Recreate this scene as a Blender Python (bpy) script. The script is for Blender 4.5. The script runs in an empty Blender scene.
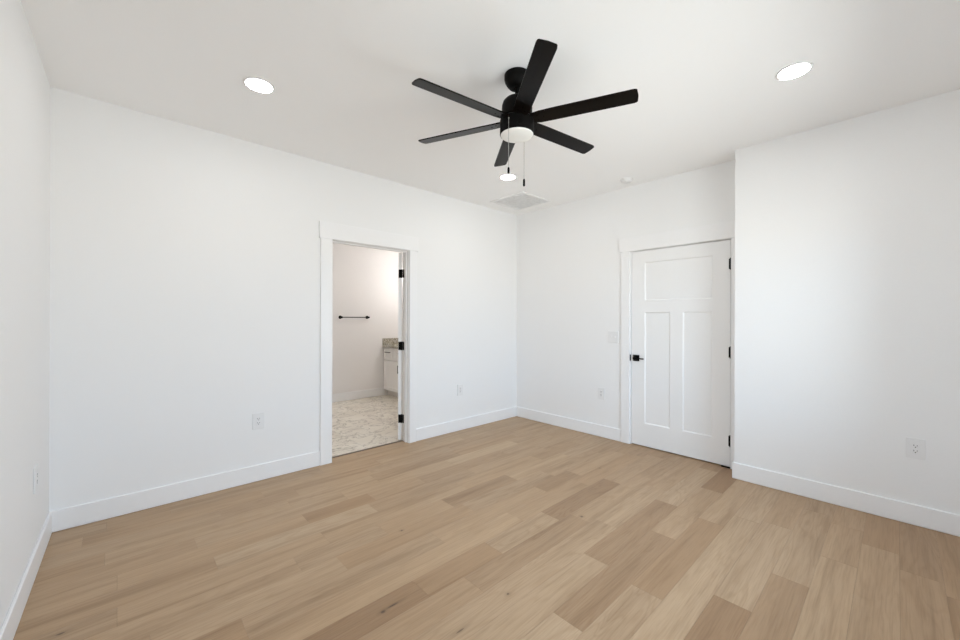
import bpy, bmesh, math, random
from mathutils import Vector, Matrix
PI = math.pi
scn = bpy.context.scene
C = scn.collection

# ------------------------------------------------------------------ camera
CAM = Vector((3.5544, -4.0011, 1.3205))
YAW, ROLL = 0.820755, 0.002911
cam_d = bpy.data.cameras.new('camera')
cam_d.sensor_fit = 'HORIZONTAL'; cam_d.sensor_width = 36.0
cam_d.lens = 389.0 / 960 * 36.0
cam_d.shift_y = -0.63 / 960
cam_d.clip_start = 0.02
cam_o = bpy.data.objects.new('camera', cam_d); C.objects.link(cam_o)
_r = Vector((math.cos(YAW), math.sin(YAW), 0)); _w = Vector((-math.sin(YAW), math.cos(YAW), 0)); _u = Vector((0, 0, 1))
_rr = _r * math.cos(ROLL) + _u * math.sin(ROLL); _uu = _u * math.cos(ROLL) - _r * math.sin(ROLL)
_m = Matrix((( _rr.x, _uu.x, -_w.x, CAM.x), (_rr.y, _uu.y, -_w.y, CAM.y), (_rr.z, _uu.z, -_w.z, CAM.z), (0, 0, 0, 1)))
cam_o.matrix_world = _m
scn.camera = cam_o

# ------------------------------------------------------------------ light, exposure
scn.view_settings.view_transform = 'Standard'
scn.view_settings.look = 'None'
scn.view_settings.gamma = 1.0
scn.view_settings.use_curve_mapping = False
scn.view_settings.exposure = -0.33
scn.cycles.use_denoising = True
scn.cycles.max_bounces = 16
scn.cycles.diffuse_bounces = 10
scn.cycles.sample_clamp_indirect = 8.0

SKY = 12.0           # daylight outside
LAMP = 80.0         # recessed lamps
VANITY = 74.0        # bathroom light bar
w = bpy.data.worlds.new('sky'); scn.world = w; w.use_nodes = True
nt = w.node_tree; nt.nodes.clear()
wo = nt.nodes.new('ShaderNodeOutputWorld'); bg = nt.nodes.new('ShaderNodeBackground')
tc = nt.nodes.new('ShaderNodeTexCoord'); sx = nt.nodes.new('ShaderNodeSeparateXYZ'); rp = nt.nodes.new('ShaderNodeValToRGB')
nt.links.new(tc.outputs['Generated'], sx.inputs[0]); nt.links.new(sx.outputs['Z'], rp.inputs['Fac'])
rp.color_ramp.elements[0].position = 0.0; rp.color_ramp.elements[0].color = (0.80, 0.81, 0.82, 1)
rp.color_ramp.elements[1].position = 0.05; rp.color_ramp.elements[1].color = (0.70, 0.845, 1.05, 1)
nt.links.new(rp.outputs['Color'], bg.inputs['Color']); bg.inputs['Strength'].default_value = SKY
nt.links.new(bg.outputs[0], wo.inputs[0])

XR = 4.06            # right wall
WIN_E = (-3.00, -0.83, 0.62, 2.15)     # window in the right wall: y0, y1, z0, z1
WIN_FILL = (2.75, 3.65, 0.60, 2.15)       # unseen window added beside the camera to brighten the forward wall: x0, x1, z0, z1
ANG0 = -0.01701                        # the wall beside the camera is a degree out of square
def south(x, off=0.0):                 # point on that wall
    return Vector((x * math.cos(ANG0) - off * math.sin(ANG0), -4.3067 + x * math.sin(ANG0) + off * math.cos(ANG0), 0))
def portal(name, loc, rot, sx_, sy_):
    l = bpy.data.lights.new(name, 'AREA'); l.shape = 'RECTANGLE'; l.size = sx_; l.size_y = sy_
    l.cycles.is_portal = True
    o = bpy.data.objects.new(name, l); o.location = loc; o.rotation_euler = rot; C.objects.link(o)
portal('window_daylight', (XR + 0.16, (WIN_E[0] + WIN_E[1]) / 2, (WIN_E[2] + WIN_E[3]) / 2), (0, PI / 2, 0), WIN_E[3] - WIN_E[2] , WIN_E[1] - WIN_E[0])
_p = south((WIN_FILL[0] + WIN_FILL[1]) / 2, -0.16)
portal('window_daylight', (_p.x, _p.y, (WIN_FILL[2] + WIN_FILL[3]) / 2), (PI / 2, 0, ANG0), WIN_FILL[1] - WIN_FILL[0], WIN_FILL[3] - WIN_FILL[2])  # portal for the added window

# ------------------------------------------------------------------ materials
def mat(name, col, rough=0.5, metal=0.0, spec=None, noise=None, bump=None):
    m = bpy.data.materials.new(name); m.use_nodes = True
    n = m.node_tree.nodes; l = m.node_tree.links; b = n['Principled BSDF']
    b.inputs['Base Color'].default_value = (*col, 1); b.inputs['Roughness'].default_value = rough; b.inputs['Metallic'].default_value = metal
    if spec is not None: b.inputs['Specular IOR Level'].default_value = spec
    if noise or bump:
        t = n.new('ShaderNodeTexCoord'); ns = n.new('ShaderNodeTexNoise')
        ns.inputs['Scale'].default_value = (noise or bump)[0]; ns.inputs['Detail'].default_value = 4
        l.new(t.outputs['Object'], ns.inputs['Vector'])
        if noise:
            r = n.new('ShaderNodeValToRGB'); k = noise[1]
            r.color_ramp.elements[0].position = 0.3; r.color_ramp.elements[0].color = (*[c * (1 - k) for c in col], 1)
            r.color_ramp.elements[1].position = 0.7; r.color_ramp.elements[1].color = (*[min(1, c * (1 + k)) for c in col], 1)
            l.new(ns.outputs['Fac'], r.inputs['Fac']); l.new(r.outputs['Color'], b.inputs['Base Color'])
        if bump:
            bp = n.new('ShaderNodeBump'); bp.inputs['Strength'].default_value = bump[1]; bp.inputs['Distance'].default_value = 0.002
            l.new(ns.outputs['Fac'], bp.inputs['Height']); l.new(bp.outputs['Normal'], b.inputs['Normal'])
    return m
def emit(name, col, s):
    m = bpy.data.materials.new(name); m.use_nodes = True; n = m.node_tree.nodes; b = n['Principled BSDF']
    b.inputs['Base Color'].default_value = (0.9, 0.9, 0.9, 1)
    b.inputs['Emission Color'].default_value = (*col, 1); b.inputs['Emission Strength'].default_value = s
    return m
M_wall = mat('white wall paint', (0.85, 0.85, 0.85), 0.75, noise=(140, 0.006), bump=None)
M_ceil = mat('white ceiling paint', (0.92, 0.92, 0.92), 0.85, noise=(140, 0.006))
M_trim = mat('white semigloss trim paint', (0.86, 0.86, 0.865), 0.40, noise=(60, 0.004))
M_door = mat('white door paint', (0.85, 0.85, 0.85), 0.40, noise=(60, 0.004))
M_black = mat('matte black metal', (0.004, 0.0036, 0.0033), 0.42, spec=0.06, noise=(200, 0.2))
M_blade = mat('espresso black blade', (0.004, 0.0027, 0.002), 0.30, spec=0.12, noise=(40, 0.25))
M_glass = mat('frosted white glass', (0.83, 0.83, 0.80), 0.35, noise=(30, 0.01))
M_plate = mat('white plastic', (0.80, 0.80, 0.80), 0.40, noise=(90, 0.005))
M_slot = mat('dark slot', (0.03, 0.03, 0.03), 0.6, noise=(90, 0.1))
M_vent = mat('white painted steel grille', (0.88, 0.88, 0.88), 0.5, noise=(90, 0.01))
M_ventdark = mat('grey duct behind grille', (0.88, 0.88, 0.88), 0.8, noise=(20, 0.1))
M_bath = mat('pale bathroom wall paint', (0.83, 0.81, 0.80), 0.75, noise=(140, 0.006))
M_cab = mat('white cabinet paint', (0.90, 0.885, 0.87), 0.4, noise=(60, 0.005))
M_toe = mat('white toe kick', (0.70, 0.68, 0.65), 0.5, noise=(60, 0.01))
M_nickel = mat('dark bronze pull', (0.06, 0.055, 0.05), 0.4, metal=0.8, noise=(100, 0.1))
M_strip = mat('brown metal threshold', (0.20, 0.16, 0.12), 0.4, metal=0.5, noise=(80, 0.1))
M_vinyl = mat('white window vinyl', (0.85, 0.85, 0.85), 0.4, noise=(60, 0.005))
M_brass = mat('grey brass screw', (0.45, 0.44, 0.42), 0.35, metal=0.9, noise=(60, 0.05))
M_lamp = emit('lit lamp lens', (1.0, 0.985, 0.965), LAMP)
M_vlamp = emit('lit vanity shade', (1.0, 0.96, 0.925), VANITY)
M_block = mat('dark panel behind door', (0.25, 0.22, 0.19), 0.8, noise=(20, 0.05))  # dimness behind the door put into the colour

def glass_mat():
    m = bpy.data.materials.new('clear window glass'); m.use_nodes = True; n = m.node_tree.nodes; l = m.node_tree.links; n.clear()
    o = n.new('ShaderNodeOutputMaterial'); mx = n.new('ShaderNodeMixShader'); t = n.new('ShaderNodeBsdfTransparent'); g = n.new('ShaderNodeBsdfGlossy'); f = n.new('ShaderNodeFresnel')
    g.inputs['Roughness'].default_value = 0.02; t.inputs['Color'].default_value = (0.95, 0.97, 0.96, 1); f.inputs['IOR'].default_value = 1.3
    l.new(f.outputs[0], mx.inputs[0]); l.new(t.outputs[0], mx.inputs[1]); l.new(g.outputs[0], mx.inputs[2]); l.new(mx.outputs[0], o.inputs[0])
    return m
M_pane = glass_mat()

class NT:
    def __init__(s, name):
        s.m = bpy.data.materials.new(name); s.m.use_nodes = True; s.n = s.m.node_tree.nodes; s.l = s.m.node_tree.links; s.b = s.n['Principled BSDF']
    def new(s, t, **k):
        x = s.n.new(t)
        for a, v in k.items(): setattr(x, a, v)
        return x
    def set(s, sock, v):
        if hasattr(v, 'is_output') or isinstance(v, bpy.types.NodeSocket): s.l.new(v, sock)
        else: sock.default_value = v
    def math(s, op, a, b=0.0, c=None):
        x = s.new('ShaderNodeMath', operation=op); s.set(x.inputs[0], a); s.set(x.inputs[1], b)
        if c is not None: s.set(x.inputs[2], c)
        return x.outputs[0]
    def ramp(s, f, stops):
        r = s.new('ShaderNodeValToRGB'); e = r.color_ramp.elements
        while len(e) < len(stops): e.new(0.5)
        for i, (p, c) in enumerate(stops): e[i].position = p; e[i].color = (*c, 1)
        s.l.new(f, r.inputs['Fac']); return r.outputs['Color']
    def mix(s, bt, f, a, b):
        x = s.new('ShaderNodeMix', data_type='RGBA', blend_type=bt); s.set(x.inputs[0], f); s.set(x.inputs[6], a); s.set(x.inputs[7], b); return x.outputs[2]
    def comb(s, x, y, z):
        c = s.new('ShaderNodeCombineXYZ'); s.set(c.inputs[0], x); s.set(c.inputs[1], y); s.set(c.inputs[2], z); return c.outputs[0]
    def noise(s, v, scale, detail=3, rough=0.5, dist=0.0):
        x = s.new('ShaderNodeTexNoise'); s.l.new(v, x.inputs['Vector']); x.inputs['Scale'].default_value = scale; x.inputs['Detail'].default_value = detail
        x.inputs['Roughness'].default_value = rough; x.inputs['Distortion'].default_value = dist; return x.outputs['Fac']

KNOTS = [(1.975, -3.122, .009, .013), (1.969, -3.07, .005, .028), (2.279, -2.624, .007, .008), (2.293, -2.936, .005, .028), (1.171, -4.173, .007, .016),
         (1.446, -2.70, .007, .009), (1.753, -0.859, .006, .008), (2.113, -1.721, .009, .011)]
def oak():
    T = NT('pale oak planks')
    at = T.new('ShaderNodeAttribute', attribute_name='plank'); sp = T.new('ShaderNodeSeparateColor'); T.l.new(at.outputs['Color'], sp.inputs[0])
    tint, r1, r2 = sp.outputs[0], sp.outputs[1], sp.outputs[2]
    tc = T.new('ShaderNodeTexCoord'); xy = T.new('ShaderNodeSeparateXYZ'); T.l.new(tc.outputs['Object'], xy.inputs[0])
    X, Y = xy.outputs[0], xy.outputs[1]
    off = T.math('MULTIPLY', r1, 37.0)
    # long streaks, fine pores, and cathedral figure running along the plank
    v1 = T.comb(T.math('MULTIPLY', X, 16.0), T.math('MULTIPLY_ADD', Y, 0.9, off), off)
    v2 = T.comb(T.math('MULTIPLY', X, 150.0), T.math('MULTIPLY_ADD', Y, 5.0, off), off)
    v3 = T.comb(T.math('MULTIPLY', X, 9.0), T.math('MULTIPLY_ADD', Y, 0.9, off), off)
    n1 = T.noise(v1, 1.0, 4, 0.55, 0.4); n2 = T.noise(v2, 1.0, 3, 0.6); n3 = T.noise(v3, 1.0, 2, 0.5, 0.6)
    ring = T.math('SINE', T.math('MULTIPLY', n3, 80.0))
    col = T.ramp(tint, [(0.0, (0.278, 0.168, 0.091)), (0.5, (0.394, 0.265, 0.158)), (1.0, (0.492, 0.358, 0.230))])
    col = T.mix('MULTIPLY', 1.0, col, T.ramp(n1, [(0.25, (0.76, 0.72, 0.68)), (0.45, (0.98, 0.975, 0.97)), (0.75, (1.09, 1.10, 1.11))]))
    col = T.mix('MULTIPLY', 1.0, col, T.ramp(n2, [(0.30, (0.87, 0.85, 0.82)), (0.55, (1.02, 1.02, 1.02))]))
    rr = T.math('MULTIPLY_ADD', ring, 0.5, 0.5)
    fig = T.math('MULTIPLY', T.math('POWER', rr, 3.0), T.math('MULTIPLY_ADD', r2, 0.62, 0.06))
    col = T.mix('MULTIPLY', fig, col, (0.86, 0.82, 0.77, 1))
    # warm or grey cast of the individual board
    col = T.mix('MULTIPLY', 1.0, col, T.ramp(r2, [(0.0, (1.01, 0.99, 0.965)), (1.0, (0.99, 1.0, 1.02))]))
    for kx, ky, ax, ay in KNOTS:
        dx = T.math('DIVIDE', T.math('SUBTRACT', X, kx), ax); dy = T.math('DIVIDE', T.math('SUBTRACT', Y, ky), ay)
        d = T.math('ADD', T.math('SQRT', T.math('ADD', T.math('MULTIPLY', dx, dx), T.math('MULTIPLY', dy, dy))), T.math('MULTIPLY_ADD', n2, 1.0, -0.5))
        core = T.ramp(d, [(0.6, (0.88, 0.88, 0.88)), (1.2, (0.30, 0.30, 0.30)), ])
        core2 = T.math('MULTIPLY', T.math('SUBTRACT', 1.0, T.math('SMOOTH_MIN', T.math('MULTIPLY', d, 0.33), 1.0, 0.1)), core)
        core2 = T.math('MAXIMUM', core2, 0.0)
        col = T.mix('MIX', core2, col, (0.07, 0.04, 0.025, 1))
    T.l.new(col, T.b.inputs['Base Color'])
    T.l.new(T.math('MULTIPLY_ADD', n2, 0.12, 0.40), T.b.inputs['Roughness'])
    T.b.inputs['Specular IOR Level'].default_value = 0.35
    bp = T.new('ShaderNodeBump'); bp.inputs['Strength'].default_value = 0.12; bp.inputs['Distance'].default_value = 0.001
    T.l.new(n2, bp.inputs['Height']); T.l.new(bp.outputs['Normal'], T.b.inputs['Normal'])
    return T.m
def marble():
    T = NT('veined marble tile')
    tc = T.new('ShaderNodeTexCoord'); P = tc.outputs['Object']
    xy = T.new('ShaderNodeSeparateXYZ'); T.l.new(P, xy.inputs[0]); X, Y = xy.outputs[0], xy.outputs[1]
    br = T.new('ShaderNodeTexBrick'); T.l.new(P, br.inputs['Vector'])
    br.inputs['Scale'].default_value = 1.0; br.inputs['Brick Width'].default_value = 0.61; br.inputs['Row Height'].default_value = 0.305
    br.inputs['Mortar Size'].default_value = 0.002; br.inputs['Color1'].default_value = (0.0, 0, 0, 1); br.inputs['Color2'].default_value = (1, 1, 1, 1); br.inputs['Mortar'].default_value = (0.5, 0.5, 0.5, 1)
    br.offset = 0.5
    cell = T.math('MULTIPLY', br.outputs['Color'], 9.0)
    v = T.comb(T.math('ADD', T.math('MULTIPLY', X, 1.5), cell), T.math('MULTIPLY', Y, 0.9), cell)
    a = T.noise(v, 3.2, 6, 0.62, 1.4); b = T.noise(v, 7.5, 5, 0.6, 1.0); c = T.noise(v, 1.8, 3, 0.5)
    va = T.math('ABSOLUTE', T.math('SUBTRACT', a, 0.5)); vb = T.math('ABSOLUTE', T.math('SUBTRACT', b, 0.5))
    col = T.ramp(c, [(0.3, (0.74, 0.68, 0.58)), (0.6, (0.84, 0.79, 0.70))])
    col = T.mix('MIX', T.ramp(va, [(0.0, (0.85,) * 3), (0.010, (0.52,) * 3), (0.034, (0.0,) * 3)]), col, (0.30, 0.25, 0.20, 1))
    col = T.mix('MIX', T.math('MULTIPLY', T.ramp(vb, [(0.0, (0.5,) * 3), (0.02, (0.0,) * 3)]), T.ramp(a, [(0.45, (0,) * 3), (0.6, (1,) * 3)])), col, (0.35, 0.29, 0.23, 1))
    col = T.mix('MIX', br.outputs['Fac'], col, (0.52, 0.49, 0.43, 1))
    T.l.new(col, T.b.inputs['Base Color']); T.b.inputs['Roughness'].default_value = 0.35
    return T.m
def granite():
    T = NT('speckled granite'); tc = T.new('ShaderNodeTexCoord'); P = tc.outputs['Object']
    a = T.noise(P, 60, 4, 0.7); b = T.noise(P, 14, 3, 0.6, 0.5)
    col = T.ramp(a, [(0.32, (0.07, 0.06, 0.05)), (0.45, (0.36, 0.33, 0.27)), (0.62, (0.62, 0.60, 0.54))])
    col = T.mix('MULTIPLY', 0.6, col, T.ramp(b, [(0.35, (0.55, 0.50, 0.40)), (0.65, (1.1, 1.1, 1.1))]))
    T.l.new(col, T.b.inputs['Base Color']); T.b.inputs['Roughness'].default_value = 0.2
    return T.m
M_oak, M_marble, M_granite = oak(), marble(), granite()
M_gap = mat('dark seam between planks', (0.16, 0.11, 0.07), 0.8, noise=(40, 0.1))

# ------------------------------------------------------------------ helpers
def box(bm, x0, x1, y0, y1, z0, z1, bev=0.0, seg=2, mi=0):
    r = bmesh.ops.create_cube(bm, size=1.0)
    for v in r['verts']:
        v.co = Vector(((x0 + x1) / 2 + v.co.x * (x1 - x0), (y0 + y1) / 2 + v.co.y * (y1 - y0), (z0 + z1) / 2 + v.co.z * (z1 - z0)))
    fs = {f for v in r['verts'] for f in v.link_faces}
    for f in fs: f.material_index = mi
    if bev > 0:
        es = list({e for v in r['verts'] for e in v.link_edges})
        bmesh.ops.bevel(bm, geom=es, offset=bev, segments=seg, profile=0.5, affect='EDGES')
    return r['verts']
def lathe(bm, prof, n=48, mtx=None, cap=True):
    rings = []
    for r, z in prof:
        if r < 1e-6:
            rings.append([bm.verts.new((0, 0, z))])
        else:
            rings.append([bm.verts.new((r * math.cos(2 * PI * k / n), r * math.sin(2 * PI * k / n), z)) for k in range(n)])
    vs = [v for g in rings for v in g]
    for a, b in zip(rings, rings[1:]):
        for k in range(n):
            j = (k + 1) % n
            if len(a) == 1 and len(b) == 1: continue
            if len(a) == 1: bm.faces.new((a[0], b[j], b[k]))
            elif len(b) == 1: bm.faces.new((a[k], a[j], b[0]))
            else: bm.faces.new((a[k], a[j], b[j], b[k]))
    if cap:
        if len(rings[0]) > 1: bm.faces.new(list(reversed(rings[0])))
        if len(rings[-1]) > 1: bm.faces.new(rings[-1])
    if mtx is not None: bmesh.ops.transform(bm, matrix=mtx, verts=vs)
    return vs
def tube(bm, a, b, r, n=16):
    a, b = Vector(a), Vector(b); d = b - a
    q = Vector((0, 0, 1)).rotation_difference(d.normalized()).to_matrix().to_4x4()
    lathe(bm, [(r, 0), (r, d.length)], n, Matrix.Translation(a) @ q)
def prism(bm, pts, z0, z1, bev=0.0):
    lo = [bm.verts.new((x, y, z0)) for x, y in pts]; hi = [bm.verts.new((x, y, z1)) for x, y in pts]
    n = len(pts); bm.faces.new(list(reversed(lo))); bm.faces.new(hi)
    for k in range(n):
        j = (k + 1) % n; bm.faces.new((lo[k], lo[j], hi[j], hi[k]))
    return lo + hi
def obj(name, bm, m, parent=None, smooth=False, loc=(0, 0, 0), rot=(0, 0, 0)):
    bmesh.ops.recalc_face_normals(bm, faces=bm.faces[:])
    me = bpy.data.meshes.new(name); bm.to_mesh(me); bm.free()
    for k in (m if isinstance(m, (list, tuple)) else [m]): me.materials.append(k)
    if smooth:
        for p in me.polygons: p.use_smooth = True
        me.set_sharp_from_angle(angle=math.radians(35))
    o = bpy.data.objects.new(name, me); C.objects.link(o); o.location = loc; o.rotation_euler = rot
    if parent: o.parent = parent
    return o
def empty(name, loc=(0, 0, 0), rot=(0, 0, 0)):
    o = bpy.data.objects.new(name, None); o.empty_display_size = 0.05; C.objects.link(o); o.location = loc; o.rotation_euler = rot
    return o
def tag(o, label, cat, group=None, kind=None):
    o['label'] = label; o['category'] = cat
    if group: o['group'] = group
    if kind: o['kind'] = kind
    return o
def struct(o, label, cat): return tag(o, label, cat, kind='structure')
def copy_tree(o, parent=None):
    c = o.copy(); C.objects.link(c)
    if parent: c.parent = parent
    for ch in [x for x in C.objects if x.parent == o]: copy_tree(ch, c)
    return c
B = bmesh.new

# ------------------------------------------------------------------ the shell
H = 2.743
WT = 0.113                       # wall between bedroom and bathroom
BX, BY = 2.6261, -0.2236         # corner of the closet block
D0, D1, DT = 1.6260, 2.5361, 2.040          # closed door
O0, O1, OT = -2.5530, -1.7313, 2.047        # bathroom opening
XB = -2.535                      # bathroom far wall
YB = -0.050                      # bathroom wall behind the vanity
YS = -3.60

# oak floor: one mesh of planks; the rows run along the doorway wall, 152 mm wide
ROWS = {
 -6: ([-4.05, -3.73, -2.7, -1.6, -0.7], [.5, .38, .45, .5, .5, .5]), -5: ([-4.15, -3.2, -2.24, -1.2], [.45, .42, .50, .62, .45]),
 -4: ([-3.49, -3.0, -2.4, -1.5, -.6], [.50, .36, .52, .5, .42, .5]), -3: ([-4.05, -3.1, -2.44, -1.55, -.7], [.36, .52, .60, .40, .38, .46]),
 -2: ([-3.66, -2.76, -1.76, -.88], [.38, .52, .56, .72, .46]), -1: ([-4.0, -3.09, -2.62, -2.17, -1.2, -.4], [.52, .54, .22, .48, .38, .5, .45]),
 0: ([-3.61, -2.69, -1.75, -.8], [.45, .72, .45, .52, .50]), 1: ([-4.0, -3.08, -2.0, -1.07, -.4], [.42, .56, .55, .5, .38, .5]),
 2: ([-4.1, -3.29, -2.78, -2.265, -1.59, -.8], [.5, .5, .48, .42, .22, .6, .52]), 3: ([-3.9, -3.11, -2.2, -1.3, -.5], [.5, .72, .5, .58, .55, .5]),
 4: ([-3.6, -2.58, -1.59, -1.125, -.35], [.4, .58, .56, .30, .58, .5]), 5: ([-3.75, -2.05, -1.25, -.3], [.45, .72, .60, .55, .5]),
 6: ([-3.6, -2.91, -2.41, -1.87, -1.04, -.2], [.4, .18, .38, .66, .22, .62, .5]), 7: ([-3.4, -2.7, -1.75, -.75], [.5, .52, .42, .60, .55]),
 8: ([-3.9, -1.685, -.9], [.52, .62, .66, .6]), 9: ([-3.1, -2.07, -1.10, -.19], [.5, .72, .28, .74, .4]),
 10: ([-3.3, -2.56, -1.55, -.63], [.5, .76, .28, .6, .18]), 11: ([-3.0, -2.12, -1.16], [.55, .60, .34, .68]),
 12: ([-2.6, -.95], [.62, .68, .66]), 13: ([-2.7, -1.90, -.89], [.5, .08, .60, .55]), 14: ([-2.6, -1.50, -.48], [.5, .30, .62, .58]),
 15: ([-2.3, -1.11, -.59], [.5, .70, .56, .6]), 16: ([-1.9, -.77], [.52, .64, .36]), 17: ([-2.2, -.96], [.5, .50, .38]), 18: ([-2.5, -1.09], [.45, .36, .40]),
 19: ([-1.7, -.6], [.4, .4, .42])}
def build_floor():
    bm = B(); lay = bm.loops.layers.float_color.new('plank'); rnd = random.Random(11); g = 0.00035
    for n in range(-7, 21):
        xa, xb = 0.9725 + 0.1525 * n, 0.9725 + 0.1525 * (n + 1)
        js, ts = ROWS.get(n, ([-3.4, -2.3, -1.1], [.5, .5, .5, .5]))
        ys = [-4.46] + list(js) + [0.14]
        for y0, y1, t in zip(ys, ys[1:], ts):
            a, b = max(xa, -WT), min(xb, 4.16)
            if b - a < 0.01 or y1 - y0 < .01: continue
            t = t + (.27 if n < -1 else .20 if n < 3 else .06 if n < 5 else -.04 if n < 12 else .05)  # light put into plank colour: left and right rows lifted, middle lowered
            vs = [bm.verts.new((x, y, 0)) for x, y in ((a + g, y0 + g), (b - g, y0 + g), (b - g, y1 - g), (a + g, y1 - g))]
            f = bm.faces.new(vs); q1, q2 = rnd.random(), rnd.random()
            r = bmesh.ops.extrude_face_region(bm, geom=[f])
            bmesh.ops.translate(bm, verts=[v for v in r['geom'] if isinstance(v, bmesh.types.BMVert)], vec=(0, 0, -0.003))
            for v in vs:
                for f2 in v.link_faces:
                    for lp in f2.loops: lp[lay] = (t, q1, q2, 1)
    box(bm, -WT, 4.20, -4.52, 0.16, -0.06, -0.0028, mi=1)
    struct(obj('floor', bm, [M_oak, M_gap]), 'pale oak plank floor of the bedroom', 'floor')
build_floor()
bm = B(); box(bm, XB - .1, -WT, YS - .1, YB + .1, -0.06, 0.0)
struct(obj('floor_bathroom', bm, M_marble), 'cream marble tile floor seen through the open doorway', 'floor')
bm = B(); box(bm, -WT, 4.20, -4.52, 0.16, H, H + 0.1)
struct(obj('ceiling', bm, M_ceil), 'plain white ceiling over the bedroom', 'ceiling')
bm = B(); box(bm, XB - .1, -WT, YS - .1, YB + .1, H, H + 0.1)
struct(obj('ceiling_bathroom', bm, M_ceil), 'white ceiling of the bathroom beyond the doorway', 'ceiling')
# wall with the open doorway
bm = B(); box(bm, -WT, 0, -4.45, O0 - .02, 0, H); box(bm, -WT, 0, O1 + .02, 0.0, 0, H); box(bm, -WT, 0, O0 - .02, O1 + .02, OT + .02, H)
struct(obj('wall_west', bm, M_wall), 'long white wall with the open bathroom doorway', 'wall')
# wall with the closed door
bm = B(); box(bm, -WT, D0 - .024, 0, .12, 0, H); box(bm, D1 + .024, BX + .3, 0, .12, 0, H); box(bm, D0 - .024, D1 + .024, 0, .12, DT + .026, H)
struct(obj('wall_north', bm, M_wall), 'white wall with the closed white door', 'wall')
bm = B(); box(bm, D0 - .1, D1 + .1, .12, .16, -.05, DT + .1)  # unseen panel added to stop light leaking past the door
struct(obj('wall_light_block', bm, M_block), 'added dark panel blocking light behind the closed door', 'wall')
bm = B(); box(bm, BX, XR + .14, BY, 0.0, 0, H)
struct(obj('wall_closet', bm, M_wall), 'white wall block standing forward at the right', 'wall')
bm = B()
y0, y1, z0, z1 = WIN_E
box(bm, XR, XR + .14, -4.5, y0, 0, H); box(bm, XR, XR + .14, y1, BY, 0, H); box(bm, XR, XR + .14, y0, y1, 0, z0); box(bm, XR, XR + .14, y0, y1, z1, H)
struct(obj('wall_east', bm, M_wall), 'white wall with a window right of the camera', 'wall')
bm = B(); x0, x1, z0, z1 = WIN_FILL
for a, b, c, d in ((-.12, x0, 0, H), (x1, XR + .14, 0, H), (x0, x1, 0, z0), (x0, x1, z1, H)): box(bm, a, b, -.14, 0, c, d)
struct(obj('wall_south', bm, M_wall, loc=(0, -4.3067, 0), rot=(0, 0, ANG0)), 'white wall at the far left beside the camera', 'wall')
bm = B(); box(bm, XB - .1, XB, YS, YB, 0, H)
struct(obj('wall_bathroom_west', bm, M_bath), 'pale bathroom wall carrying the black towel bar', 'wall')
bm = B(); box(bm, XB - .1, -WT, YB, YB + .05, 0, H)
struct(obj('wall_bathroom_north', bm, M_bath), 'bathroom wall behind the vanity', 'wall')
bm = B(); box(bm, XB - .1, -WT, YS - .1, YS, 0, H)
struct(obj('wall_bathroom_south', bm, M_bath), 'bathroom wall left of the doorway', 'wall')

# windows: frame, meeting rail and pane each; casing inside
def window(name, wd, z0, z1, loc, rot, label):
    bm = B(); f = .05       # local: x along wall, +y into the room
    for a, b, c, d in ((0, f, z0, z1), (wd - f, wd, z0, z1), (f, wd - f, z0, z0 + f), (f, wd - f, z1 - f, z1)): box(bm, a, b, -.12, -.05, c, d)
    zm = (z0 + z1) / 2; xm = wd / 2
    box(bm, f, wd - f, -.105, -.06, zm - .02, zm + .02); box(bm, xm - .035, xm + .035, -.12, -.05, z0 + f, z1 - f)
    r = struct(obj(name, bm, M_vinyl, loc=loc, rot=rot), label, 'window')
    bm = B(); box(bm, f, wd - f, -.086, -.082, z0 + f, z1 - f); obj('pane', bm, M_pane, r)
    bm = B(); k = .095
    box(bm, -k, 0, 0, .018, z0 - .02, z1, .002); box(bm, wd, wd + k, 0, .018, z0 - .02, z1, .002); box(bm, -k - .015, wd + k + .015, 0, .022, z1, z1 + .14, .002)
    box(bm, -k, wd + k, 0, .018, z0 - .11, z0 - .02, .002)
    obj('window_casing', bm, M_trim, r)
    bm = B(); box(bm, -k - .015, wd + k + .015, -.05, .04, z0 - .02, z0, .003); obj('window_sill', bm, M_trim, r)
window('window_1', WIN_E[1] - WIN_E[0], WIN_E[2], WIN_E[3], (XR, WIN_E[0], 0), (0, 0, PI / 2), 'double white vinyl window in the right wall')

_p = south(WIN_FILL[0])
window('window_added', WIN_FILL[1] - WIN_FILL[0], WIN_FILL[2], WIN_FILL[3], (_p.x, _p.y, 0), (0, 0, ANG0), 'unseen double white vinyl window added beside the camera for fill light')  # added as frontal fill for the forward wall

# baseboards
BH, BT = 0.133, 0.014
def bb(name, boxes, label, loc=(0, 0, 0), rot=(0, 0, 0)):
    bm = B()
    for x0, x1, y0, y1 in boxes: box(bm, x0, x1, y0, y1, 0, BH, .004, 1)
    struct(obj(name, bm, M_trim, loc=loc, rot=rot), label, 'baseboard')
CW, CT = 0.105, 0.018
HB = 2.047; HT = 2.200
bb('baseboard_west', [(0, BT, -4.306, O0 - CW - .0065), (0, BT, O1 + .0905, 0)], 'white baseboard along the doorway wall')
bb('baseboard_north', [(BT, D0 - .1105, -BT, 0)], 'white baseboard left of the closed door')
bb('baseboard_closet', [(BX - BT, XR, BY - BT, BY), (BX - BT, BX, BY, -.03)], 'white baseboard along the forward wall at right')
bb('baseboard_east', [(XR - BT, XR, -4.36, BY - BT)], 'white baseboard under the right wall window')
bb('baseboard_south', [(BT, XR - .02, 0, BT)], 'white baseboard along the wall at far left', loc=(0, -4.3067, 0), rot=(0, 0, ANG0))
bb('baseboard_bathroom', [(XB, XB + BT, YS, -.60)], 'white baseboard on the bathroom wall under the towel bar')

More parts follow.
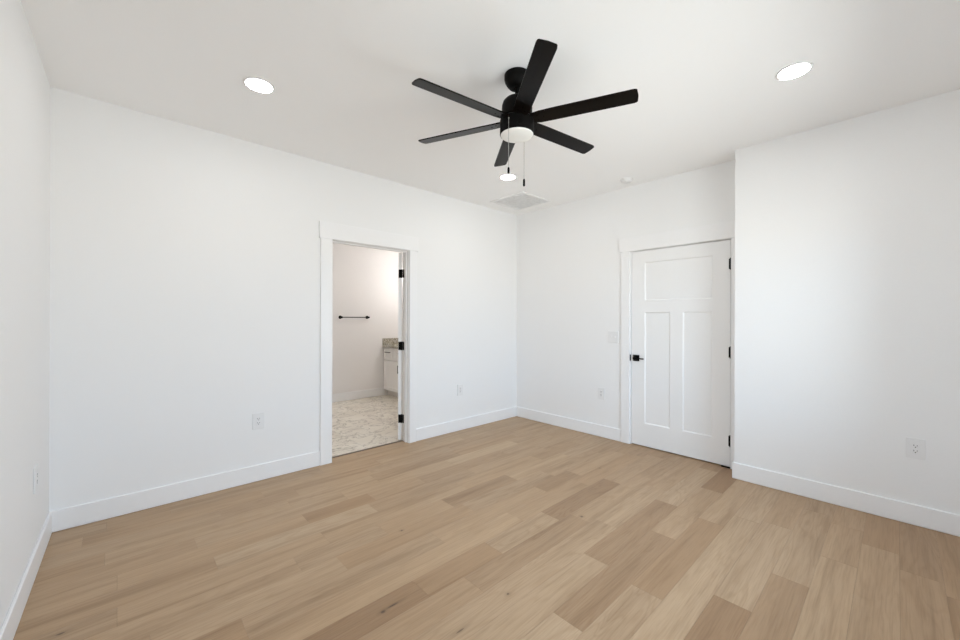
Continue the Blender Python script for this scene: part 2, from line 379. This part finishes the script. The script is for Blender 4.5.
# doorway trim: side casings, header, jambs, stops
def opening_trim(name, label, a, b, top, depth, loc, rot, left_w, right_w, headL, headR, stop, rev=.005):
    bm = B()                                    # local: x along the wall, -y into the room
    box(bm, a - left_w, a - rev, -CT, 0, 0, top + .004, .0015); box(bm, b + .005, b + right_w, -CT, 0, 0, top + .004, .0015)
    box(bm, a - left_w - headL, b + right_w + headR, -.024, 0, top + .004, HT, .0015)
    box(bm, a - .019, a, .0005, depth, 0, top + .0); box(bm, b, b + .019, .0005, depth, 0, top + .0); box(bm, a - .019, b + .019, .0005, depth, top, top + .018)
    s0, s1 = stop
    box(bm, a, a + .011, s0, s1, 0, top - .011, .001); box(bm, b - .011, b, s0, s1, 0, top - .011, .001); box(bm, a, b, s0, s1, top - .011, top, .001)
    return struct(obj(name, bm, M_trim, loc=loc, rot=rot), label, 'door trim')
opening_trim('trim_1', 'flat white casing and jambs around the open doorway', O0, O1, OT, WT, (0, 0, 0), (0, 0, PI / 2), CW + .006, .090, .013, .016, (.035, .068))
opening_trim('trim_2', 'flat white casing and jambs around the closed door', D0 - .004, D1 + .004, DT + .005, .115, (0, 0, 0), (0, 0, 0), .106, .080, .020, .002, (.041, .075), .013)
bm = B(); box(bm, -WT - .012, -WT + .012, O0, O1, -.002, .004, .0015)
struct(obj('trim_3', bm, M_strip), 'thin dark threshold strip between oak and tile', 'threshold')

# closed three-panel door, facing -y
def panel_door(bm, w_, t, z0, z1, panels, rec=.008, ch=.011):
    """slab with recessed panels on its -y face (y = 0 .. t)"""
    xs = sorted({0, w_} | {p[0] for p in panels} | {p[1] for p in panels}); zs = sorted({z0, z1} | {p[2] for p in panels} | {p[3] for p in panels})
    def inside(x, z): return any(p[0] < x < p[1] and p[2] < z < p[3] for p in panels)
    V = {}
    def vv(x, y, z):
        k = (round(x, 5), round(y, 5), round(z, 5))
        if k not in V: V[k] = bm.verts.new((x, y, z))
        return V[k]
    for side in (0, 1):
        Y = t if side else 0.0; R = t - rec if side else rec
        for xa, xb in zip(xs, xs[1:]):
            for za, zb in zip(zs, zs[1:]):
                if not inside((xa + xb) / 2, (za + zb) / 2):
                    bm.faces.new([vv(xa, Y, za), vv(xb, Y, za), vv(xb, Y, zb), vv(xa, Y, zb)])
        for a, b, c, d in panels:
            xi = [x for x in xs if a <= x <= b]; zi = [z for z in zs if c <= z <= d]
            loop = [(x, c) for x in xi] + [(b, z) for z in zi[1:]] + [(x, d) for x in reversed(xi[:-1])] + [(a, z) for z in reversed(zi[1:-1])]
            cx, cz = (a + b) / 2, (c + d) / 2
            def ins(x, z):
                return (min(max(x, a + ch), b - ch), min(max(z, c + ch), d - ch))
            outer = [vv(x, Y, z) for x, z in loop]; inner = [vv(*(lambda q: (q[0], R, q[1]))(ins(x, z))) for x, z in loop]
            n = len(loop)
            for k in range(n):
                j = (k + 1) % n; bm.faces.new([outer[k], outer[j], inner[j], inner[k]])
            bm.faces.new(inner)
    for xa, xb in zip(xs, xs[1:]):
        for Z in (z0, z1): bm.faces.new([vv(xa, 0, Z), vv(xb, 0, Z), vv(xb, t, Z), vv(xa, t, Z)])
    for za, zb in zip(zs, zs[1:]):
        for X in (0, w_): bm.faces.new([vv(X, 0, za), vv(X, 0, zb), vv(X, t, zb), vv(X, t, za)])
DW = D1 - D0
bm = B()
panel_door(bm, DW, .035, .010, DT, [(.138, .768, 1.518, 1.918), (.138, .392, .243, 1.400), (.510, .768, .243, 1.400)])
door = struct(obj('door_1', bm, M_door, loc=(D0, .004, 0)), 'closed white three-panel door with black lever', 'door')
def hinge_bm(bm, w_, h, z):
    box(bm, -w_, w_, -.0015, .0015, z - h / 2, z + h / 2, .001)
for z in (1.824, 1.032, .240):
    bm = B(); tube(bm, (DW + .002, -.006, z - .048), (DW + .002, -.006, z + .048), .0075, 16)
    tube(bm, (DW + .002, -.006, z + .048), (DW + .002, -.006, z + .053), .0050, 12); tube(bm, (DW + .002, -.006, z - .053), (DW + .002, -.006, z - .048), .0050, 12)
    box(bm, DW - .012, DW + .014, -.0015, .003, z - .046, z + .046)
    obj('hinge', bm, M_black, door, smooth=True)['label'] = 'black butt hinge'
bm = B(); box(bm, .018, .084, -.010, .001, .886, .952, .003)
hd = obj('door_handle', bm, M_black, door); hd['label'] = 'black lever handle on a square rose'
bm = B(); tube(bm, (.051, -.010, .919), (.051, -.045, .919), .011, 20); tube(bm, (.051, -.042, .919), (.051, -.058, .919), .014, 20)
box(bm, .042, .152, -.058, -.048, .911, .924, .003); obj('lever', bm, M_black, hd, smooth=True)
bm = B(); box(bm, -.0165, -.006, -.0065, -.0038, .885, .950, .0005); obj('strike_plate', bm, M_black, door)['label'] = 'black strike plate at the door edge'

# open bathroom door, swung into the bathroom
TH = math.radians(126)
bm = B(); panel_door(bm, .815, .035, .010, DT, [(.12, .695, 1.518, 1.918), (.12, .35, .243, 1.400), (.465, .695, .243, 1.400)])
PIN = Vector((-WT - .006, O1 - .011, 0))
bdoor = struct(obj('door_2', bm, M_door, loc=PIN, rot=(0, 0, -PI / 2 - TH)), 'white bathroom door swung open, only its hinge edge showing', 'door')
for z in (1.814, 1.030, .240):
    inv = Matrix.Rotation(PI / 2 + TH, 4, 'Z') @ Matrix.Translation(-PIN)
    bm = B(); box(bm, -WT + .001, -WT + .036, O1 - .0030, O1 + .001, z - .045, z + .045)          # leaf on the jamb
    tube(bm, (PIN.x + .001, PIN.y + .001, z - .047), (PIN.x + .001, PIN.y + .001, z + .047), .0085, 14)
    bmesh.ops.transform(bm, matrix=inv, verts=bm.verts[:])
    box(bm, -.0025, .0008, -.006, .033, z - .045, z + .045)                                        # leaf on the door edge
    obj('hinge', bm, M_black, bdoor)['label'] = 'black butt hinge'

# ------------------------------------------------------------------ ceiling fan
FX, FY = 2.044, -2.305
fan = tag(empty('ceiling_fan', (FX, FY, H)), 'black six-blade ceiling fan with a white glass light', 'ceiling fan')
Z = lambda z: z - H
bm = B(); lathe(bm, [(.071, 0), (.074, -.003), (.074, -.026), (.070, -.042), (.058, -.063), (.046, -.076), (.038, -.080), (.020, -.080), (.020, -.072)], 48)
obj('canopy', bm, M_black, fan, True)
bm = B(); tube(bm, (0, 0, -.072), (0, 0, -0.1590), .0125, 24); lathe(bm, [(.030, -0.1490), (.030, -0.1310), (.024, -0.1230), (.0125, -0.1190)], 32)
obj('downrod', bm, M_black, fan, True)
bm = B(); lathe(bm, [(.020, -0.1370), (.046, -0.1390), (.068, -0.1470), (.081, -0.1610), (.087, -0.1810), (.088, -0.1990), (.088, -0.2490), (.082, -0.2550), (.0, -0.2550)], 64)
obj('motor_housing', bm, M_black, fan, True)
bm = B(); lathe(bm, [(.0, -0.2530), (.078, -0.2550), (.082, -0.2590), (.094, -0.2630), (.0985, -0.2690), (.0985, -0.3470), (.0965, -0.3510), (.0945, -0.3510), (.0945, -0.3390), (.0, -0.3390)], 64)
ring = obj('light_housing', bm, M_black, fan, True)
for k in range(3):
    a = math.radians(200 + 120 * k); bm = B()
    tube(bm, (.0975 * math.cos(a), .0975 * math.sin(a), -0.3340), (.1020 * math.cos(a), .1020 * math.sin(a), -0.3340), .004, 10)
    obj('screw', bm, M_black, ring, True)
bm = B(); lathe(bm, [(.0940, -.341), (.0945, -.3515), (.091, -.356), (.076, -.3605), (.050, -.3640), (.020, -.3658), (.0, -.366)], 64)
obj('glass_diffuser', bm, M_glass, fan, True)
BW, R0, R1 = .0925, .086, .652
pitch = math.radians(-11.9)
def blade_bm():
    bm = B(); pts = []
    h = BW / 2
    pts += [(R0 + .0, -h * .80), (R0 + .05, -h * .96), (R0 + .12, -h)]
    pts += [(R1 - .018, -h - .001), (R1 - .006, -h * .95), (R1 - .001, -h * .84), (R1 + .003, 0), (R1 - .001, h * .84), (R1 - .006, h * .95), (R1 - .018, h + .001)]
    pts += [(R0 + .12, h), (R0 + .05, h * .96), (R0 + .0, h * .80)]
    prism(bm, pts, -.0035, .0035)
    bmesh.ops.transform(bm, matrix=Matrix.Rotation(pitch, 4, 'X'), verts=bm.verts[:])
    return bm
def iron_bm():
    bm = B(); prism(bm, [(.070, -.030), (.110, -.033), (.160, -.030), (.175, -.018), (.175, .018), (.160, .030), (.110, .033), (.070, .030)], .0035, .0075)
    bmesh.ops.transform(bm, matrix=Matrix.Rotation(pitch, 4, 'X'), verts=bm.verts[:])
    for px, py in ((.125, -.018), (.125, .018), (.158, 0)):
        lathe(bm, [(.005, -.0055), (.005, -.003)], 10, Matrix.Rotation(pitch, 4, 'X') @ Matrix.Translation((px, py, 0)))
    return bm
b0 = obj('blade', blade_bm(), M_blade, fan); i0 = obj('blade_iron', iron_bm(), M_black, b0)
ph = math.radians(322.85)
for k in range(6):
    if k == 0: bl = b0
    else:
        bl = b0.copy(); C.objects.link(bl); bl.parent = fan
        ii = i0.copy(); C.objects.link(ii); ii.parent = bl
    bl.location = (0, 0, Z(2.4716)); bl.rotation_euler = (0, 0, ph + k * PI / 3)
    bl['label'] = ('blade pointing toward the camera', 'blade pointing right', 'blade pointing to the closed door', 'short-looking blade pointing to the far corner', 'blade pointing to the doorway', 'blade pointing left')[k]
# pull chains
rv, fv = Vector((math.cos(YAW), math.sin(YAW), 0)), Vector((-math.sin(YAW), math.cos(YAW), 0))
for a, zt, zb, fl, lab in ((rv * -.0544 - fv * .088, -.294, Z(2.172), .036, 'pull chain on the near side'), (rv * .052 + fv * .088, -.309, Z(2.170), .044, 'pull chain on the far side')):
    bm = B(); z = zt
    tube(bm, (a.x * .92, a.y * .92, zt), (a.x, a.y, zt), .003, 8)
    tube(bm, (a.x, a.y, zt + .001), (a.x, a.y, zb), .0013, 8)
    while z > zb:
        bmesh.ops.create_uvsphere(bm, u_segments=6, v_segments=4, radius=.0019, matrix=Matrix.Translation((a.x, a.y, z))); z -= .006
    pc = obj('pull_chain', bm, M_brass, fan); pc['label'] = lab
    bm = B(); lathe(bm, [(.002, 0), (.005, -.003), (.0065, -.010), (.0065, -fl + .003), (.005, -fl)], 16, Matrix.Translation((a.x, a.y, zb)))
    obj('fob', bm, M_black, pc, True)

# ------------------------------------------------------------------ ceiling fittings
def downlight():
    r = empty('recessed_light', (.903, -3.373, H))
    bm = B(); lathe(bm, [(.076, 0.0), (.083, 0.0), (.085, -.002), (.083, -.005), (.074, -.007), (.071, -.004), (.071, 0.0)], 64, cap=False)
    obj('trim_ring', bm, M_plate, r, True)
    bm = B(); lathe(bm, [(.0715, -.003), (.0715, -.0045), (.0, -.0055)], 64); obj('lens', bm, M_lamp, r, True)
    return r
L = downlight()
for k, (x, y, lab) in enumerate(((.903, -3.373, 'lit round recessed ceiling light near the left wall'), (3.149, -1.181, 'lit round recessed ceiling light right of the fan'),
                                 (.902, -1.154, 'lit round recessed ceiling light by the vent, behind the fan pull chain'), (3.149, -3.373, 'lit round recessed ceiling light above the camera'),
                                 (-1.45, -2.45, 'unseen round recessed fill light added in the bathroom ceiling left of the doorway'),  # both bathroom downlights are unseen, added to brighten vanity and tile
                                 (-1.45, -0.98, 'unseen round recessed fill light added in the bathroom ceiling in front of the vanity'))):
    o = L if k == 0 else copy_tree(L)
    o.location = (x, y, H); tag(o, lab, 'ceiling light', 'recessed ceiling lights')
v = tag(empty('air_vent', (.455, -.455, H)), 'square white return air grille on the ceiling by the far corner', 'vent')
bm = B(); s = .262; q = .232
for a in ((-s, s, -s, -q), (-s, s, q, s), (-s, -q, -q, q), (q, s, -q, q)): box(bm, *a, -.008, 0, .001)
obj('frame', bm, M_vent, v)
bm = B()
for k in range(24):
    y = -q + .008 + k * (2 * q - .016) / 23
    vs = box(bm, -q, q, -.0042, .0042, -.0006, .0006)
    bmesh.ops.transform(bm, matrix=Matrix.Translation((0, y, -.0048)) @ Matrix.Rotation(math.radians(28), 4, 'X'), verts=vs)
obj('louvres', bm, M_vent, v)
bm = B(); box(bm, -q, q, -q, q, -.0012, -.0002); obj('backing', bm, M_ventdark, v)
sd = tag(empty('smoke_detector', (1.685, -.240, H)), 'small round white smoke detector on the ceiling', 'smoke detector')
bm = B(); lathe(bm, [(.062, 0), (.062, -.008), (.059, -.010)], 40); obj("base", bm, M_plate, sd, True)
bm = B(); lathe(bm, [(.052, -.010), (.052, -.018), (.047, -.030), (.038, -.036), (.0, -.038)], 40); obj("cover", bm, M_plate, sd, True)

# ------------------------------------------------------------------ outlets and the switch  (local: -y faces the room)
def outlet():
    r = empty('wall_outlet')
    bm = B(); box(bm, -.043, .043, -.0080, 0, -.065, .065, .0022); pl = obj('cover_plate', bm, M_plate, r)
    bm = B(); box(bm, -.0175, .0175, -.0095, -.005, -.0345, .0345, .0015); rc = obj('receptacle', bm, M_plate, r)
    for zc in (.017, -.017):
        bm = B()
        box(bm, -.0085, -.0058, -.0100, -.009, zc - .001, zc + .0085); box(bm, .0058, .0085, -.0100, -.009, zc, zc + .0075)
        tube(bm, (0, -.009, zc - .0075), (0, -.0100, zc - .0075), .0032, 12)
        obj('socket', bm, M_slot, rc)
    for zc in (.051, -.051):
        bm = B(); tube(bm, (0, -.007, zc), (0, -.0087, zc), .003, 12); obj('screw', bm, M_plate, pl)
    return r
ou = outlet()
ps = south(.497)
for k, (loc, rz, lab) in enumerate((((0, -3.159, .487), PI / 2, 'white wall outlet left of the open doorway, above the baseboard'),
                                    ((0, -1.012, .480), PI / 2, 'white wall outlet right of the open doorway, toward the far corner'),
                                    ((1.276, 0, .488), 0, 'white wall outlet below the light switch, left of the closed door'),
                                    ((3.635, BY, .494), 0, 'white wall outlet on the forward wall at far right'),
                                    ((ps.x, ps.y, .485), PI + ANG0, 'white wall outlet on the far left wall, seen edge-on'))):
    o = ou if k == 0 else copy_tree(ou)
    o.location = loc; o.rotation_euler = (0, 0, rz); tag(o, lab, 'outlet', 'wall outlets')
sw = tag(empty('light_switch', (1.419, 0, 1.133)), 'white two-gang switch plate left of the closed door', 'light switch')
bm = B(); box(bm, -.062, .062, -.0080, 0, -.0625, .0625, .0025); obj('cover_plate', bm, M_plate, sw)
for xc in (-.023, .023):
    bm = B(); box(bm, xc - .006, xc + .006, -.0090, -.007, -.013, .013, .0005)
    vs = box(bm, xc - .0045, xc + .0045, -.019, -.004, -.004, .005, .001)
    obj('toggle', bm, M_plate, sw)
ds = B(); box(ds, -.040, .030, -.012, .0, 0, .010, .002); box(ds, -.040, -.026, -.014, .0, 0, .013, .002)
ds = tag(obj('door_stop', ds, M_black, loc=(2.513, -.004, 0)), 'small black stop on the floor at the closed door\'s hinge corner', 'door stop')

# ------------------------------------------------------------------ bathroom
tb = tag(empty('towel_bar', (XB, -1.16, 1.348)), 'thin black towel bar on the bathroom wall', 'towel bar')
for y in (-.231, .231):
    bm = B(); q4 = Matrix.Translation((0, y, 0)) @ Matrix.Rotation(PI / 2, 4, 'Y')
    lathe(bm, [(.027, 0), (.027, .006), (.022, .010), (.010, .016), (.009, .050), (.014, .058), (.016, .068), (.013, .078), (.0, .082)], 24, q4)
    obj('mount', bm, M_black, tb, True)
bm = B(); tube(bm, (.068, -.231, 0), (.068, .231, 0), .0075, 16); obj('rod', bm, M_black, tb, True)

VX0, VX1, VY = XB, -1.02, -.607           # vanity
va = tag(empty('vanity_cabinet', (VX0, VY, 0)), 'white shaker vanity cabinet beyond the doorway', 'cabinet')
def loc2(bm): bmesh.ops.translate(bm, verts=bm.verts[:], vec=(-VX0, -VY, 0)); return bm
bm = B(); box(bm, VX0 + .002, VX1, VY + .022, YB - .002, .095, .836); obj('body', loc2(bm), M_cab, va)
bm = B(); box(bm, VX0 + .002, VX1, VY + .065, YB - .002, .0, .095); obj('toe_kick', loc2(bm), M_toe, va)
def shaker(name, x0, x1, z0, z1, fr, hx0, hx1, hz0, hz1):
    bm = B(); t = .019; y = VY - t
    for a in ((x0, x0 + fr, z0, z1), (x1 - fr, x1, z0, z1), (x0 + fr, x1 - fr, z0, z0 + fr), (x0 + fr, x1 - fr, z1 - fr, z1)):
        box(bm, a[0], a[1], y, VY + .0215, a[2], a[3], .001)
    box(bm, x0 + fr - .001, x1 - fr + .001, y + .013, VY + .0215, z0 + fr - .001, z1 - fr + .001)
    d = obj(name, loc2(bm), M_cab, va)
    bm = B()
    if hx1 - hx0 > hz1 - hz0:
        tube(bm, (hx0, y - .028, hz0), (hx1, y - .028, hz0), .006, 12)
        for xx in (hx0 + .02, hx1 - .02): tube(bm, (xx, y + .001, hz0), (xx, y - .028, hz0), .005, 10)
    else:
        tube(bm, (hx0, y - .028, hz0), (hx0, y - .028, hz1), .006, 12)
        for zz in (hz0 + .02, hz1 - .02): tube(bm, (hx0, y + .001, zz), (hx0, y - .028, zz), .005, 10)
    h = obj('pull', loc2(bm), M_nickel, d, True); h['label'] = 'dark metal bar pull'
shaker('drawer', VX0 + .03, -2.215, .628, .812, .045, -2.435, -2.275, .755, .755)
shaker('door', VX0 + .03, -1.975, .110, .612, .055, -2.010, -2.010, .43, .560)
shaker('drawer', -2.190, -1.62, .628, .812, .045, -1.99, -1.82, .755, .755)
shaker('door', -1.950, -1.62, .110, .612, .055, -1.655, -1.655, .43, .560)
shaker('drawer', -1.60, -1.05, .628, .812, .045, -1.41, -1.24, .755, .755)
shaker('door', -1.60, -1.05, .110, .612, .055, -1.09, -1.09, .43, .560)
ct = tag(empty('vanity_countertop', (VX0, VY, .836)), 'speckled grey-green granite vanity top with a side splash', 'countertop')
bm = B(); box(bm, VX0 + .001, VX1 + .02, VY - .032, YB - .001, .8365, .872, .003); bmesh.ops.translate(bm, verts=bm.verts[:], vec=(-VX0, -VY, -.836)); obj('slab', bm, M_granite, ct)
bm = B(); box(bm, VX0 + .001, VX0 + .021, VY - .030, YB - .022, .872, .985, .002); bmesh.ops.translate(bm, verts=bm.verts[:], vec=(-VX0, -VY, -.836)); obj('side_splash', bm, M_granite, ct)
bm = B(); box(bm, VX0 + .001, VX1 + .02, YB - .021, YB - .001, .872, .985, .002); bmesh.ops.translate(bm, verts=bm.verts[:], vec=(-VX0, -VY, -.836)); obj('back_splash', bm, M_granite, ct)
vl = tag(empty('vanity_light', (-1.70, YB, 2.10)), 'lit vanity light bar on the bathroom wall, out of sight beside the doorway', 'wall light')
bm = B(); box(bm, -.30, .30, -.025, 0, -.05, .05, .004); obj('back_plate', bm, M_black, vl)
for x in (-.2, 0, .2):
    bm = B(); tube(bm, (x, -.025, 0), (x, -.09, 0), .010, 12); tube(bm, (x, -.09, -.01), (x, -.09, .03), .018, 16); ar = obj('arm', bm, M_black, vl, True)
    bm = B(); lathe(bm, [(.030, -.005), (.045, -.07), (.050, -.12), (.0, -.12)], 32, Matrix.Translation((x, -.09, 0))); obj('shade', bm, M_vlamp, vl, True)
